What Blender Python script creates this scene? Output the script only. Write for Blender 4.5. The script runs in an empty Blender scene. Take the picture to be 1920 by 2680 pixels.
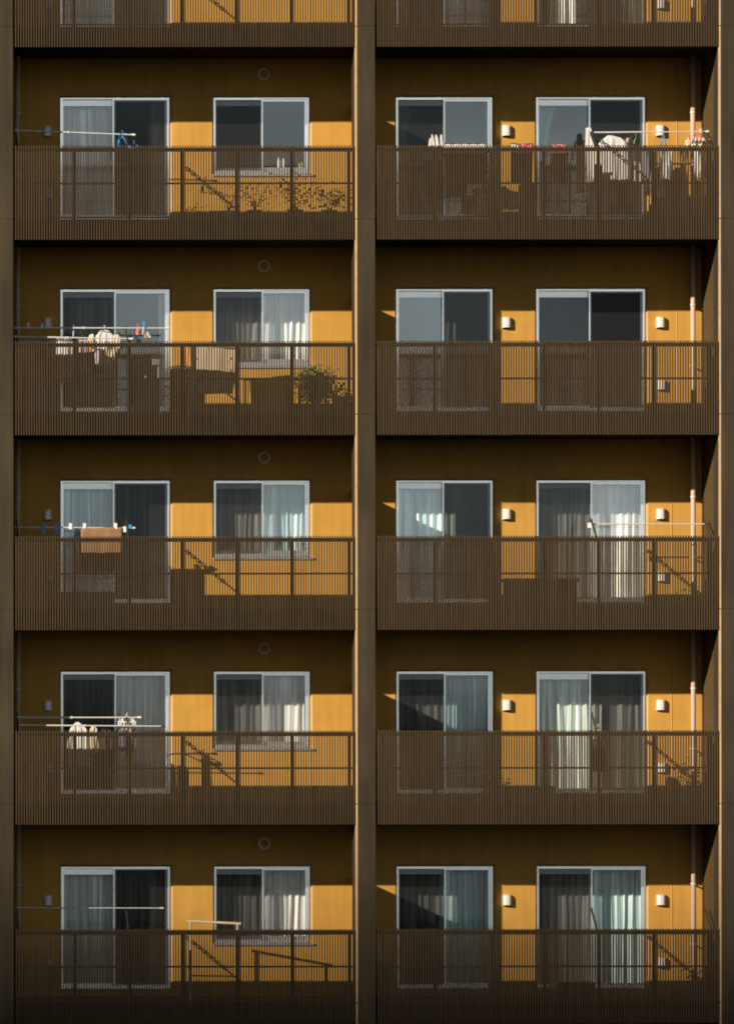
import bpy, bmesh, math, random
from mathutils import Vector, Matrix
random.seed(7)
C = bpy.context.scene.collection
R = math.radians

# ------------------------------------------------------------------ measuring
S = 1/170.9            # metres per photograph pixel on the balcony front plane
DIST = 106.1           # camera to front plane
XC, YC = -550.0, 1750.0
def K(d): return d/(DIST+d)
def X(x, d=0.0): return ((x-K(d)*XC)/(1-K(d))-960)*S      # photo column, depth -> world x
def Z(y, d=0.0): return (1340-(y-K(d)*YC)/(1-K(d)))*S     # photo row, depth -> world z
T = {-1: -635, 0: -124, 1: 380.5, 2: 892, 3: 1402.5, 4: 1911.7, 5: 2431.5, 6: 2946}   # railing tops
GROUND = -16.5

# ------------------------------------------------------------------ camera
cam = bpy.data.objects.new('camera', bpy.data.cameras.new('camera')); C.objects.link(cam)
cam.location = ((XC-960)*S, -DIST, (1340-YC)*S)
cam.rotation_euler = (R(90), R(.055), 0)
cd = cam.data
cd.sensor_fit = 'VERTICAL'; cd.sensor_height = 36; cd.sensor_width = 36
cd.lens = 36*DIST/(2680*S)
cd.shift_x = (960-XC)/2680; cd.shift_y = (YC-1340+1.5)/2680
cd.clip_start = 1; cd.clip_end = 6000
bpy.context.scene.camera = cam

# ------------------------------------------------------------------ light
L = Vector((2.14, 2.0, -1.0))                              # direction the sunlight travels
EL = math.atan2(1.0, math.hypot(2.14, 2.0)); ROT = math.atan2(-L.x, -L.y)
w = bpy.data.worlds.new('World'); bpy.context.scene.world = w; w.use_nodes = True
nt = w.node_tree; bg = nt.nodes['Background']
sky = nt.nodes.new('ShaderNodeTexSky'); sky.sky_type = 'NISHITA'; sky.sun_disc = False
sky.sun_elevation = EL; sky.sun_rotation = ROT % (2*math.pi); sky.air_density = 1.0; sky.dust_density = 0.1
# invented bright cloud bank on the camera side, added to light frames, glass, curtains
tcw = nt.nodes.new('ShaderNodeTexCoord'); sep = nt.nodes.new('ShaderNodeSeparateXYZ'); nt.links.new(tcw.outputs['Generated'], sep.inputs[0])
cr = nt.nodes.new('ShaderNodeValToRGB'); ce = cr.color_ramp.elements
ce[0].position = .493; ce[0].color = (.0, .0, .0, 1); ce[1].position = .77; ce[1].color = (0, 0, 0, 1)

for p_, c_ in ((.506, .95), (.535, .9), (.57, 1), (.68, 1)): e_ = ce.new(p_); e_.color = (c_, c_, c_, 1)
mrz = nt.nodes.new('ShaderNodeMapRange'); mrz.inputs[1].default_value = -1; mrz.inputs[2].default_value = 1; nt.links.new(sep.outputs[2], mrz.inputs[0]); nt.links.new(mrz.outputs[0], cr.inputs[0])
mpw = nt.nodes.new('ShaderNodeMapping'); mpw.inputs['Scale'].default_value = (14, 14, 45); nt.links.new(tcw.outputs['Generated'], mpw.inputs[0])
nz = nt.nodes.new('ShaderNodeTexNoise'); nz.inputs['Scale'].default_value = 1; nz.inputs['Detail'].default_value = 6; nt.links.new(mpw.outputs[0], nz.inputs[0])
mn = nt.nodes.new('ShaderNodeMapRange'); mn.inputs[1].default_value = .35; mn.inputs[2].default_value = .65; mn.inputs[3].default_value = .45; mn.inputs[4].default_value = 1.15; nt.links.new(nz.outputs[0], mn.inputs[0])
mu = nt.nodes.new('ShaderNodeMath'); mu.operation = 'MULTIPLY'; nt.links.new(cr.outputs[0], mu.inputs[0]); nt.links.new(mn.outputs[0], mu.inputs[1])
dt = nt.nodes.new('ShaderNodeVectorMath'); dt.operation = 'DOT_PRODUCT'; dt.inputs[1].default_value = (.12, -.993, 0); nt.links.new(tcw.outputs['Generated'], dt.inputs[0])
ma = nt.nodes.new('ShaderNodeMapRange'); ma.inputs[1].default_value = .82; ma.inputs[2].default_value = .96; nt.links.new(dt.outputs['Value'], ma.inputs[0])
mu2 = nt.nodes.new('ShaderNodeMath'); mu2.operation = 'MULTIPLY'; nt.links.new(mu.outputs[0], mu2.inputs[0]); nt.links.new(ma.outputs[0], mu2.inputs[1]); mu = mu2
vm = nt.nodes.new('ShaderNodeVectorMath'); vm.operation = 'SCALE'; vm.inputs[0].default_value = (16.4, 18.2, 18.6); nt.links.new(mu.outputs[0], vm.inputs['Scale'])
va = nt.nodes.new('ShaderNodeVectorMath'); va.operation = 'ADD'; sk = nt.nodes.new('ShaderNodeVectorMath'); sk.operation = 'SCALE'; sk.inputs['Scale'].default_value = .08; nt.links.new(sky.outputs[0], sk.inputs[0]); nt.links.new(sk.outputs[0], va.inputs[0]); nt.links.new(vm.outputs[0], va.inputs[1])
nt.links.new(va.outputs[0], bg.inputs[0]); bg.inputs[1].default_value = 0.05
sun = bpy.data.lights.new('sun', 'SUN'); sun.energy = 4.7; sun.angle = R(0.53); sun.color = (1, .86, .68)
so = bpy.data.objects.new('sun', sun); C.objects.link(so)
so.rotation_euler = L.to_track_quat('-Z', 'Y').to_euler(); so.location = (-30, -30, 20)
vs = bpy.context.scene.view_settings
vs.view_transform = 'Standard'; vs.look = 'None'; vs.exposure = 0.3; vs.gamma = 1; vs.use_curve_mapping = False
bpy.context.scene.cycles.max_bounces = 10; bpy.context.scene.cycles.diffuse_bounces = 2; bpy.context.scene.cycles.use_adaptive_sampling = False
bpy.context.scene.cycles.pixel_filter_type = 'BLACKMAN_HARRIS'; bpy.context.scene.cycles.filter_width = 1.9
bpy.context.scene.cycles.transparent_max_bounces = 24
bpy.context.scene.cycles.sample_clamp_indirect = 4

# ------------------------------------------------------------------ materials
def mat(name, col, rough=.7, metal=0, var=.12, scale=6, bump=0, bscale=60, spec=.5, streak=0, trans=0, stain=None):
    m = bpy.data.materials.new(name); m.use_nodes = True
    n, l = m.node_tree.nodes, m.node_tree.links
    b = n['Principled BSDF']; b.inputs['Roughness'].default_value = rough; b.inputs['Metallic'].default_value = metal
    b.inputs['Specular IOR Level'].default_value = spec
    tc = n.new('ShaderNodeTexCoord'); mp = n.new('ShaderNodeMapping'); l.new(tc.outputs['Object'], mp.inputs[0])
    if streak: mp.inputs['Scale'].default_value = (1, 1, streak)
    t = n.new('ShaderNodeTexNoise'); t.inputs['Scale'].default_value = scale; t.inputs['Detail'].default_value = 6
    t.inputs['Roughness'].default_value = .65; l.new(mp.outputs[0], t.inputs[0])
    r = n.new('ShaderNodeValToRGB'); e = r.color_ramp.elements
    e[0].position = .3; e[1].position = .72
    e[0].color = (*[c*(1-var) for c in col], 1); e[1].color = (*[min(1, c*(1+var)) for c in col], 1)
    l.new(t.outputs[0], r.inputs[0]); l.new(r.outputs[0], b.inputs['Base Color'])
    if stain:                                               # rain streaks and weathering with a shape of their own
        m2 = n.new('ShaderNodeMapping'); m2.inputs['Scale'].default_value = (9, 9, .55); l.new(tc.outputs['Object'], m2.inputs[0])
        t3 = n.new('ShaderNodeTexNoise'); t3.inputs['Scale'].default_value = 1; t3.inputs['Detail'].default_value = 8; l.new(m2.outputs[0], t3.inputs[0])
        t4 = n.new('ShaderNodeTexNoise'); t4.inputs['Scale'].default_value = .55; t4.inputs['Detail'].default_value = 3; l.new(tc.outputs['Object'], t4.inputs[0])
        ad = n.new('ShaderNodeMath'); ad.operation = 'ADD'; l.new(t3.outputs[0], ad.inputs[0]); l.new(t4.outputs[0], ad.inputs[1])
        mr = n.new('ShaderNodeMapRange'); mr.inputs[1].default_value = .75; mr.inputs[2].default_value = 1.25; mr.inputs[3].default_value = 1-stain; mr.inputs[4].default_value = 1+stain*.6
        l.new(ad.outputs[0], mr.inputs[0]); vm = n.new('ShaderNodeVectorMath'); vm.operation = 'SCALE'
        l.new(r.outputs[0], vm.inputs[0]); l.new(mr.outputs[0], vm.inputs['Scale']); l.new(vm.outputs[0], b.inputs['Base Color'])
    if bump:
        t2 = n.new('ShaderNodeTexNoise'); t2.inputs['Scale'].default_value = bscale; t2.inputs['Detail'].default_value = 4
        l.new(tc.outputs['Object'], t2.inputs[0])
        bp = n.new('ShaderNodeBump'); bp.inputs['Strength'].default_value = bump; bp.inputs['Distance'].default_value = .01
        l.new(t2.outputs[0], bp.inputs['Height']); l.new(bp.outputs[0], b.inputs['Normal'])
    if trans:
        o = n['Material Output']; tr = n.new('ShaderNodeBsdfTranslucent'); mx = n.new('ShaderNodeMixShader')
        l.new(r.outputs[0], tr.inputs[0]); mx.inputs[0].default_value = trans
        l.new(b.outputs[0], mx.inputs[1]); l.new(tr.outputs[0], mx.inputs[2]); l.new(mx.outputs[0], o.inputs[0])
    return m
def clear(name, col, gloss, tint=(.93, .96, .95), wave=0):
    m = bpy.data.materials.new(name); m.use_nodes = True
    n, l = m.node_tree.nodes, m.node_tree.links; n.remove(n['Principled BSDF']); o = n['Material Output']
    tr = n.new('ShaderNodeBsdfTransparent'); tr.inputs[0].default_value = (*tint, 1)
    g = n.new('ShaderNodeBsdfGlossy') if wave >= 0 else n.new('ShaderNodeBsdfDiffuse')
    g.inputs[0].default_value = (*col, 1)
    if wave >= 0: g.inputs['Roughness'].default_value = .05
    mx = n.new('ShaderNodeMixShader'); mx.inputs[0].default_value = gloss
    l.new(tr.outputs[0], mx.inputs[1]); l.new(g.outputs[0], mx.inputs[2]); l.new(mx.outputs[0], o.inputs[0])
    if wave > 0:
        tc = n.new('ShaderNodeTexCoord'); t = n.new('ShaderNodeTexNoise'); t.inputs['Scale'].default_value = 1.5
        bp = n.new('ShaderNodeBump'); bp.inputs['Strength'].default_value = wave; bp.inputs['Distance'].default_value = .01
        l.new(tc.outputs['Object'], t.inputs[0]); l.new(t.outputs[0], bp.inputs['Height']); l.new(bp.outputs[0], g.inputs['Normal'])
    return m
M = dict(
    ochre=mat('ochre_render', (.57, .31, .066), .9, var=.07, scale=3, bump=.25, bscale=45, spec=.2, stain=.12),
    ochre_sunlit=mat('sunlit_ochre_render', (.62, .36, .13), .8, var=.05, scale=5),  # lighter ochre, sunlight put into the colour of sun-facing reveals and wall beads
    conc=mat('brown_column_paint', (.056, .043, .026), .85, var=.22, scale=2.2, bump=.2, bscale=35, spec=.25, streak=.35, stain=.3),
    chamfer=mat('pale_chamfer', (.43, .285, .15), .6, var=.15, scale=7),  # paler colour on the left chamfer of each column
    side=mat('brown_side_wall_paint', (.105, .07, .027), .85, var=.12, scale=3, bump=.15, spec=.2),
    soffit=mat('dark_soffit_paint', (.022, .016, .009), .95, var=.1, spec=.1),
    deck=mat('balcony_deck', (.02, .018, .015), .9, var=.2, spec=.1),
    slat=mat('bronze_slat', (.074, .051, .028), .6, metal=0, var=.3, scale=26, spec=.2, streak=.03),
    rail=mat('bronze_rail', (.05, .034, .02), .5, var=.12, spec=.3),
    alu=mat('pale_aluminium', (.99, .99, .97), .26, metal=.9, var=.05, spec=.6),
    alud=mat('inner_sash_aluminium', (.96, .97, .97), .32, metal=.85, var=.05, spec=.6),
    seal=mat('black_gasket', (.02, .02, .02), .6),
    glassd=clear('dark_reflection_glass', (.9, .97, 1), .05, tint=(.97, .98, .98), wave=.03),  # weaker gloss stands in for a dark reflection in these panes
    glass=clear('window_glass', (.92, .98, 1), .18, tint=(.98, .99, .99), wave=.03),
    mesh=clear('insect_screen_mesh', (.02, .02, .022), .6, tint=(1, 1, 1), wave=-1),
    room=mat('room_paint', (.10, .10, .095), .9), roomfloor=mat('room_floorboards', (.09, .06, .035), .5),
    hood=mat('cast_aluminium_hood', (.80, .77, .74), .45, metal=.1, var=.06),
    ventcap=mat('vent_grille_shadow', (.06, .045, .02), .9),
    ring=mat('vent_ring_plastic', (.95, .93, .88), .5), hole=mat('vent_dark', (.02, .02, .02), .9),
    pipe=mat('drain_pipe_plastic', (.62, .46, .36), .6, var=.06),
    pole=mat('steel_pole', (.85, .84, .82), .35, metal=.3, var=.08, scale=14),
    arm=mat('dark_bracket', (.05, .045, .035), .5),
    white=mat('white_cotton', (.86, .85, .84), .9, var=.05, trans=.25), cream=mat('cream_cotton', (.80, .70, .52), .9, var=.08, trans=.2),
    tan=mat('tan_towel', (.36, .2, .1), .95, var=.15, scale=18, bump=.4, trans=.1),
    pink=mat('pink_plastic', (.85, .2, .22), .5), lilac=mat('lilac_cotton', (.55, .44, .48), .9, trans=.2),
    magenta=mat('magenta_cloth', (.45, .03, .12), .9), maroon=mat('maroon_cloth', (.14, .03, .03), .95), dark=mat('dark_cloth', (.035, .03, .035), .95),
    blue=mat('blue_plastic', (.05, .3, .7), .4), wplas=mat('white_plastic', (.85, .85, .83), .4), orange=mat('orange_cloth', (.75, .3, .08), .9),
    grey=mat('grey_cloth', (.3, .3, .33), .9), slate=mat('slate_blue_cloth', (.16, .19, .25), .9), green=mat('green_plastic', (.25, .5, .1), .5),
    leaf=mat('leaf_green', (.2, .22, .06), .6, var=.4, scale=8, trans=.4), leafb=mat('bush_green', (.18, .44, .05), .6, var=.4, scale=8, trans=.3),
    dryleaf=mat('dry_leaf', (.30, .17, .04), .8, var=.3, trans=.2), stem=mat('plant_stem', (.1, .07, .03), .8), pot=mat('grey_pot', (.32, .3, .3), .7, var=.15),
    box=mat('black_plastic_trunk', (.018, .018, .02), .4), cab=mat('grey_cabinet_steel', (.24, .24, .24), .5), wood=mat('rack_wood', (.62, .46, .30), .6),
    ground=mat('town_ground', (.03, .032, .025), .9, var=.35, scale=.02), sun_blocker=mat('sun_blocker_green', (.05, .07, .03), .95, var=.4, scale=.02),
)
def quilt_mat():
    m = mat('patterned_cream_quilt', (.78, .64, .44), .9, var=.05, trans=.15)
    n, l = m.node_tree.nodes, m.node_tree.links
    v = n.new('ShaderNodeTexVoronoi'); v.inputs['Scale'].default_value = 7
    tc = [q for q in n if q.type == 'TEX_COORD'][0]; l.new(tc.outputs['Object'], v.inputs[0])
    r = n.new('ShaderNodeValToRGB'); e = r.color_ramp.elements; e[0].position = .16; e[0].color = (.55, .08, .04, 1); e[1].position = .22; e[1].color = (.78, .64, .44, 1)
    l.new(v.outputs['Distance'], r.inputs[0]); l.new(r.outputs[0], n['Principled BSDF'].inputs['Base Color'])
    return m
M['quilt'] = quilt_mat()
def cur(name, col, tr=.12): return mat('curtain_'+name, col, .42, metal=.45, var=.04, scale=4, trans=tr, spec=.5)   # satin sheer
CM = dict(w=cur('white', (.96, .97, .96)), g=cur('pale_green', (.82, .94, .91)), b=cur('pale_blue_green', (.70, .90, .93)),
          k=cur('grey_green', (.55, .60, .56)), c=cur('cyan', (.42, .76, .78)), d=cur('dark_grey', (.10, .10, .10), .1), s=cur('pale_grey', (.84, .86, .82)))  # the last entry is plain pale grey cloth

# ------------------------------------------------------------------ mesh helpers
class MB:
    def __init__(s): s.v = []; s.f = []; s.m = []
    def add(s, v, f, mi=0):
        o = len(s.v); s.v += [tuple(p) for p in v]; s.f += [tuple(i+o for i in q) for q in f]; s.m += [mi]*len(f)
    def box(s, x0, x1, y0, y1, z0, z1, mi=0):
        x0, x1 = sorted((x0, x1)); y0, y1 = sorted((y0, y1)); z0, z1 = sorted((z0, z1))
        s.add([(x0, y0, z0), (x1, y0, z0), (x1, y1, z0), (x0, y1, z0), (x0, y0, z1), (x1, y0, z1), (x1, y1, z1), (x0, y1, z1)],
              [(0, 3, 2, 1), (4, 5, 6, 7), (0, 1, 5, 4), (1, 2, 6, 5), (2, 3, 7, 6), (3, 0, 4, 7)], mi)
    def tube(s, pts, r, n=10, mi=0, taper=1):
        pts = [Vector(p) for p in pts]; rings = []
        for i, p in enumerate(pts):
            d = (pts[min(i+1, len(pts)-1)]-pts[max(i-1, 0)]).normalized()
            a = d.cross(Vector((0, 0, 1)));
            if a.length < .1: a = d.cross(Vector((0, 1, 0)))
            a.normalize(); b = d.cross(a)
            rr = r*(1+(taper-1)*i/max(1, len(pts)-1))
            rings.append([p+rr*(a*math.cos(t)+b*math.sin(t)) for t in [2*math.pi*k/n for k in range(n)]])
        v = [q for g in rings for q in g]; f = []
        for i in range(len(rings)-1):
            for k in range(n): f.append((i*n+k, i*n+(k+1) % n, (i+1)*n+(k+1) % n, (i+1)*n+k))
        f.append(tuple(range(n))[::-1]); f.append(tuple((len(rings)-1)*n+k for k in range(n)))
        s.add(v, f, mi)
    def ball(s, c, r, mi=0, n=10, sz=1):
        v = []; f = []; m = n//2+1
        for j in range(m+1):
            ph = math.pi*j/m
            for k in range(n): v.append((c[0]+r*math.sin(ph)*math.cos(2*math.pi*k/n), c[1]+r*math.sin(ph)*math.sin(2*math.pi*k/n), c[2]+r*sz*math.cos(ph)))
        for j in range(m):
            for k in range(n): f.append((j*n+k, (j+1)*n+k, (j+1)*n+(k+1) % n, j*n+(k+1) % n))
        s.add(v, f, mi)
    def prism(s, prof, y0, y1, mi=0):        # profile in x,z pushed from y0 to y1
        n = len(prof)
        s.add([(x, y0, z) for x, z in prof]+[(x, y1, z) for x, z in prof],
              [tuple(range(n)), tuple(range(2*n-1, n-1, -1))]+[(i, i+n, (i+1) % n+n, (i+1) % n) for i in range(n)], mi)
    def build(s, name, ms, parent=None, smooth=False, origin=None, fix=True):
        me = bpy.data.meshes.new(name); v = s.v
        if origin is not None: v = [tuple(Vector(p)-Vector(origin)) for p in v]
        me.from_pydata(v, [], s.f)
        for m in (ms if isinstance(ms, (list, tuple)) else [ms]): me.materials.append(m)
        for p, i in zip(me.polygons, s.m): p.material_index = i
        if fix:
            b = bmesh.new(); b.from_mesh(me); bmesh.ops.recalc_face_normals(b, faces=b.faces); b.to_mesh(me); b.free()
        if smooth:
            for p in me.polygons: p.use_smooth = True
        me.update(); o = bpy.data.objects.new(name, me); C.objects.link(o)
        if parent is not None: o.parent = parent
        if origin is not None: o.location = Vector(origin) - (world_off(parent) if parent is not None else Vector())
        elif parent is not None: o.location = -world_off(parent)
        return o
def world_off(p):
    v = Vector()
    while p is not None: v += p.location; p = p.parent
    return v
def empty(name, loc, parent=None):
    o = bpy.data.objects.new(name, None); C.objects.link(o); o.empty_display_size = .2
    o.location = loc
    if parent is not None: o.parent = parent; o.location = Vector(loc)-world_off(parent)
    return o
def tag(o, label=None, cat=None, group=None, kind=None):
    if label: o['label'] = label
    if cat: o['category'] = cat
    if group: o['group'] = group
    if kind: o['kind'] = kind
    return o
def shift_copy(o, dv, parent=None):          # copy a part with its sub-parts
    c = o.copy(); C.objects.link(c)
    if parent is not None: c.parent = parent
    c.location = o.location+Vector(dv)
    for ch in list(o.children):
        g = ch.copy(); C.objects.link(g); g.parent = c
    return c

# ------------------------------------------------------------------ the setting
g = MB(); g.add([(-4000, -4000, GROUND), (4000, -4000, GROUND), (4000, 4000, GROUND), (-4000, 4000, GROUND)], [(0, 1, 2, 3)])
tag(g.build('ground', M['ground']), kind='structure')
# unseen ridge added behind the camera to dim sun on the lower floors
dirs = Vector((-2.14, -2.0, 0)).normalized(); perp = Vector((-dirs.y, dirs.x, 0))
hd = 430.0
zshade = Z(2400)                                            # the level on the facade where half the sun is gone
top = zshade + hd*math.tan(EL)
hv = []; hf = []; N = 60
for i in range(N+1):
    t = (i/N-.5)*320
    jag = .33*max(-45, min(45, t)) - (abs(t)/160)**4*120
    for q, hh in ((-260, GROUND-2), (-120, (top+jag-GROUND)*.55+GROUND), (0, top+jag), (140, (top+jag-GROUND)*.5+GROUND), (300, GROUND-2)):
        p = dirs*(hd+q)+perp*t; hv.append((p.x, p.y, hh))
for i in range(N):
    for k in range(4): a = i*5+k; hf.append((a, a+1, a+6, a+5))
h = MB(); h.add(hv, hf); tag(h.build('sun_blocker', M['sun_blocker'], smooth=True), kind='structure')

# ------------------------------------------------------------------ the building
B = empty('apartment_building', (0, 1.0, GROUND))
tag(B, 'ochre apartment block with dark brown slatted balconies between tall brown columns', 'building')
ZT, ZB = Z(-1140), GROUND
D = 2.0                                                     # balcony depth
def column(x0, x1, wl=True):
    m = MB(); ch = .034; dpt = .60
    a, b = X(x0)+ch, X(x1)
    zs = [ZT]+[Z(T[k]+192) for k in range(-1, 7)]+[ZB]
    for z1, z0 in zip(zs, zs[1:]):
        z1 -= .006; z0 += .006
        prof = [(a, 0), (b, 0), (b, dpt), (a-ch, dpt), (a-ch, ch)]
        n = 5; v = [(p[0], p[1], z0) for p in prof]+[(p[0], p[1], z1) for p in prof]
        f = [(i, (i+1) % n, (i+1) % n+n, i+n) for i in range(4)]+[tuple(range(n))[::-1], tuple(range(n, 2*n))]
        m.add(v, f, 0); m.add(v, [(4, 0, n, n+4)], 1)
    m.box(a+.006, b-.006, .008, dpt-.01, ZB, ZT, 0)         # recessed joint core
    return m.build('column', [M['conc'], M['chamfer']], B)
column(929.5, 982); column(-17, 36); column(1880, 1938)
# solid cross walls at the ends of the pair of homes, thin partition board between them
def cross_wall(x0, x1, y0, name='cross_wall'):
    m = MB(); m.box(X(x0), X(x1), y0, 2.3, ZB, ZT); return m.build(name, M['side'], B)
cross_wall(0, 44, .61); cross_wall(1880, 1926, .61)
cross_wall(-868, -820, .2); cross_wall(2720, 2760, .2)
for k in range(0, 7):
    m = MB(); m.box(X(952), X(957), .61, 1.99, Z(T[k]+189), Z(T[k]-124)); 
    m.box(X(950.5), X(958.5), .61, 1.99, Z(T[k]-124), Z(T[k]-128)); m.build('partition_board', M['side'], B)
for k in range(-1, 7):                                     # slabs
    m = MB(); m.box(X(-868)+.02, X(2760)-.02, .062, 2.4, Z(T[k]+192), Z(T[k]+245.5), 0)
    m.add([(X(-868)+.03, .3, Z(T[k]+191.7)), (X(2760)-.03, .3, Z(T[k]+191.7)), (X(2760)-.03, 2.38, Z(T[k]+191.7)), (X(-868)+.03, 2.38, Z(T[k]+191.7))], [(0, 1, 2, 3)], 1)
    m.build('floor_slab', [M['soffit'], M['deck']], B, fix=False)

OPEN = {'Ld': (173.7, 463.2, 317.5, 171), 'Lw': (581.5, 835.6, 710, 50), 'Ra': (1067.5, 1323.3, 1195, 171), 'Rb': (1440.8, 1729.8, 1585.5, 171)}
WT = -153.7
def wall(k, a, b, names, beads=()):
    m = MB(); zt, zb = Z(T[k-1]+245.5)-.002, Z(T[k]+192)+.002
    xs = {a, b}; zs = {zt, zb}; ops = []
    for nme in names:
        x0, x1, _, yb = OPEN[nme]
        r = (X(x0)-.022, X(x1)+.045, Z(T[k]+yb)-.012, Z(T[k]+WT)+.032)
        ops.append((r, (X(x0)-.002, X(x1)+.002, Z(T[k]+yb)+.0, Z(T[k]+WT)+.002))); xs |= {r[0], r[1]}; zs |= {r[2], r[3]}
    xs = sorted(xs); zs = sorted(zs)
    for i in range(len(xs)-1):
        for j in range(len(zs)-1):
            cx, cz = (xs[i]+xs[i+1])/2, (zs[j]+zs[j+1])/2
            if any(r[0] < cx < r[1] and r[2] < cz < r[3] for r, _ in ops): continue
            m.add([(xs[i], D, zs[j]), (xs[i+1], D, zs[j]), (xs[i+1], D, zs[j+1]), (xs[i], D, zs[j+1])], [(0, 1, 2, 3)])
    for r, q in ops:
        o = [(r[0], D, r[2]), (r[1], D, r[2]), (r[1], D, r[3]), (r[0], D, r[3])]
        i_ = [(q[0], D+.055, q[2]), (q[1], D+.055, q[2]), (q[1], D+.055, q[3]), (q[0], D+.055, q[3])]
        e = [(q[0], D+.2, q[2]), (q[1], D+.2, q[2]), (q[1], D+.2, q[3]), (q[0], D+.2, q[3])]
        m.add(o+i_+e, [(0, 1, 5, 4), (2, 3, 7, 6), (3, 0, 4, 7), (4, 5, 9, 8), (5, 6, 10, 9), (6, 7, 11, 10), (7, 4, 8, 11)], 0)
        m.add(o+i_, [(1, 2, 6, 5)], 1)
    for bx, z0, z1 in beads:
        m.add([(bx-.008, D, z0), (bx, D-.012, z0), (bx+.008, D, z0), (bx-.008, D, z1), (bx, D-.012, z1), (bx+.008, D, z1)], [(0, 1, 4, 3), (1, 2, 5, 4)], 1)
    return m.build('wall', [M['ochre'], M['ochre_sunlit']], B, fix=False)
for k in range(0, 7):
    wall(k, X(44)-.0, X(954.5), ['Ld', 'Lw'], [(X(837), Z(T[k]+191), Z(T[k]+55))])
    jx = 1815 if k in (1, 2) else 1800
    wall(k, X(954.5), X(1880), ['Ra', 'Rb'], [(X(jx), Z(T[k]+191), Z(T[k-1]+247))])
    wall(k, X(-820), X(0), []); wall(k, X(1926), X(2720), [])

# windows: the frame is the part; sashes, panes, screen are its sub-parts
ROOMW = []
def window(k, nme, scr):
    x0, x1, xm, yb = OPEN[nme]; a, b, c = X(x0), X(x1), X(xm); z1 = Z(T[k]+WT); z0 = Z(T[k]+yb)
    base = ((a+b)/2, 2.1, z0); w_ = 'window' if nme == 'Lw' else 'balcony_door'
    m = MB(); t = .031
    m.box(a, a+t, 2.03, 2.15, z0, z1); m.box(b-t, b, 2.03, 2.15, z0, z1)
    m.box(a+t, b-t, 2.031, 2.15, z1-.022, z1); m.box(a+t, b-t, 2.02, 2.15, z0, z0+.028)
    if nme == 'Lw': m.box(a-.02, b+.06, 1.965, 2.029, z0-.036, z0-.004)
    W = m.build(w_, M['alu'], B, origin=base)
    # inner (left) sash with its deep head band
    def sash(xa, xb, y0, y1, head, st=.026, band=False):
        s_ = MB(); zt = z1-.024; zb_ = z0+.03; foot = .05 if nme != 'Lw' else .075
        s_.box(xa, xa+st, y0, y1, zb_, zt); s_.box(xb-st, xb, y0, y1, zb_, zt)
        s_.box(xa+st, xb-st, y0+.001, y1, zt-head, zt); s_.box(xa+st, xb-st, y0+.001, y1, zb_, zb_+foot)
        if band:
            s_.box(xa+st, xb-st, y0-.006, y0+.001, zt-head*.72, zt-.006); s_.box(xa+st, xb-st, y0-.008, y0+.001, zt-head-.004, zt-head*.86)
        o = s_.build('sash', M['alud'] if band else M['alu'], W)
        g_ = MB(); yy = (y0+y1)/2
        g_.add([(xa+st-.004, yy, zb_+foot-.004), (xb-st+.004, yy, zb_+foot-.004), (xb-st+.004, yy, zt-head+.004), (xa+st-.004, yy, zt-head+.004)], [(0, 1, 2, 3)])
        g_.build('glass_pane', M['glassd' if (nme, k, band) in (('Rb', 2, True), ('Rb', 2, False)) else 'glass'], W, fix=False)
    sash(a+t+.001, c+.014, 2.106, 2.136, .095, st=.018, band=True)
    sash(c-.018, b-t-.001, 2.068, 2.098, .032, st=.034)
    # insect screen in its light frame
    xa, xb = (a+.004, c+.016) if scr == 'l' else (c-.030, b-.004)
    s_ = MB(); st = .021
    s_.box(xa, xa+st, 2.036-.02, 2.052, z0+.028, z1-.008); s_.box(xb-st, xb, 2.016, 2.052, z0+.028, z1-.008)
    s_.box(xa+st, xb-st, 2.017, 2.052, z1-.036, z1-.008); s_.box(xa+st, xb-st, 2.017, 2.052, z0+.028, z0+.055)
    s_.box(xa+.06, xa+.12, 2.012, 2.03, z1-.008, z1+.002); s_.box(xb-.14, xb-.08, 2.012, 2.03, z1-.008, z1+.002)
    so_ = s_.build('screen_frame', M['alu'], W)
    g_ = MB(); g_.add([(xa+st-.003, 2.04, z0+.052), (xb-st+.003, 2.04, z0+.052), (xb-st+.003, 2.04, z1-.033), (xa+st-.003, 2.04, z1-.033)], [(0, 1, 2, 3)])
    g_.build('insect_screen', M['mesh'], W, fix=False)
SCR = {('Ld', 0): 'r', ('Lw', 0): 'l', ('Ra', 0): 'l', ('Rb', 0): 'r',
       ('Ld', 1): 'r', ('Lw', 1): 'l', ('Ra', 1): 'l', ('Rb', 1): 'r', ('Ld', 2): 'l', ('Lw', 2): 'l', ('Ra', 2): 'r', ('Rb', 2): 'r',
       ('Ld', 3): 'r', ('Lw', 3): 'l', ('Ra', 3): 'r', ('Rb', 3): 'l', ('Ld', 4): 'l', ('Lw', 4): 'l', ('Ra', 4): 'l', ('Rb', 4): 'r',
       ('Ld', 5): 'r', ('Lw', 5): 'l', ('Ra', 5): 'l', ('Rb', 5): 'l', ('Ld', 6): 'r', ('Lw', 6): 'l', ('Ra', 6): 'l', ('Rb', 6): 'l'}
for (nme, k), s_ in SCR.items(): window(k, nme, s_)
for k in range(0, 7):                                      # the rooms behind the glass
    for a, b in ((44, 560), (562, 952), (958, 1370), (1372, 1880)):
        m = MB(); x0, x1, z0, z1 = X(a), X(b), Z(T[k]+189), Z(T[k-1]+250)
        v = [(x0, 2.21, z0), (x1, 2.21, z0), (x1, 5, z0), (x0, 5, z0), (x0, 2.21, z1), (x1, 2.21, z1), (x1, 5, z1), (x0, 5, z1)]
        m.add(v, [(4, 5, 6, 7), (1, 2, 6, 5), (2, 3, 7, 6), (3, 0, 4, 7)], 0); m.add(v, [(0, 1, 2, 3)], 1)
        m.build('room', [M['room'], M['roomfloor']], B, fix=False)

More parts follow.
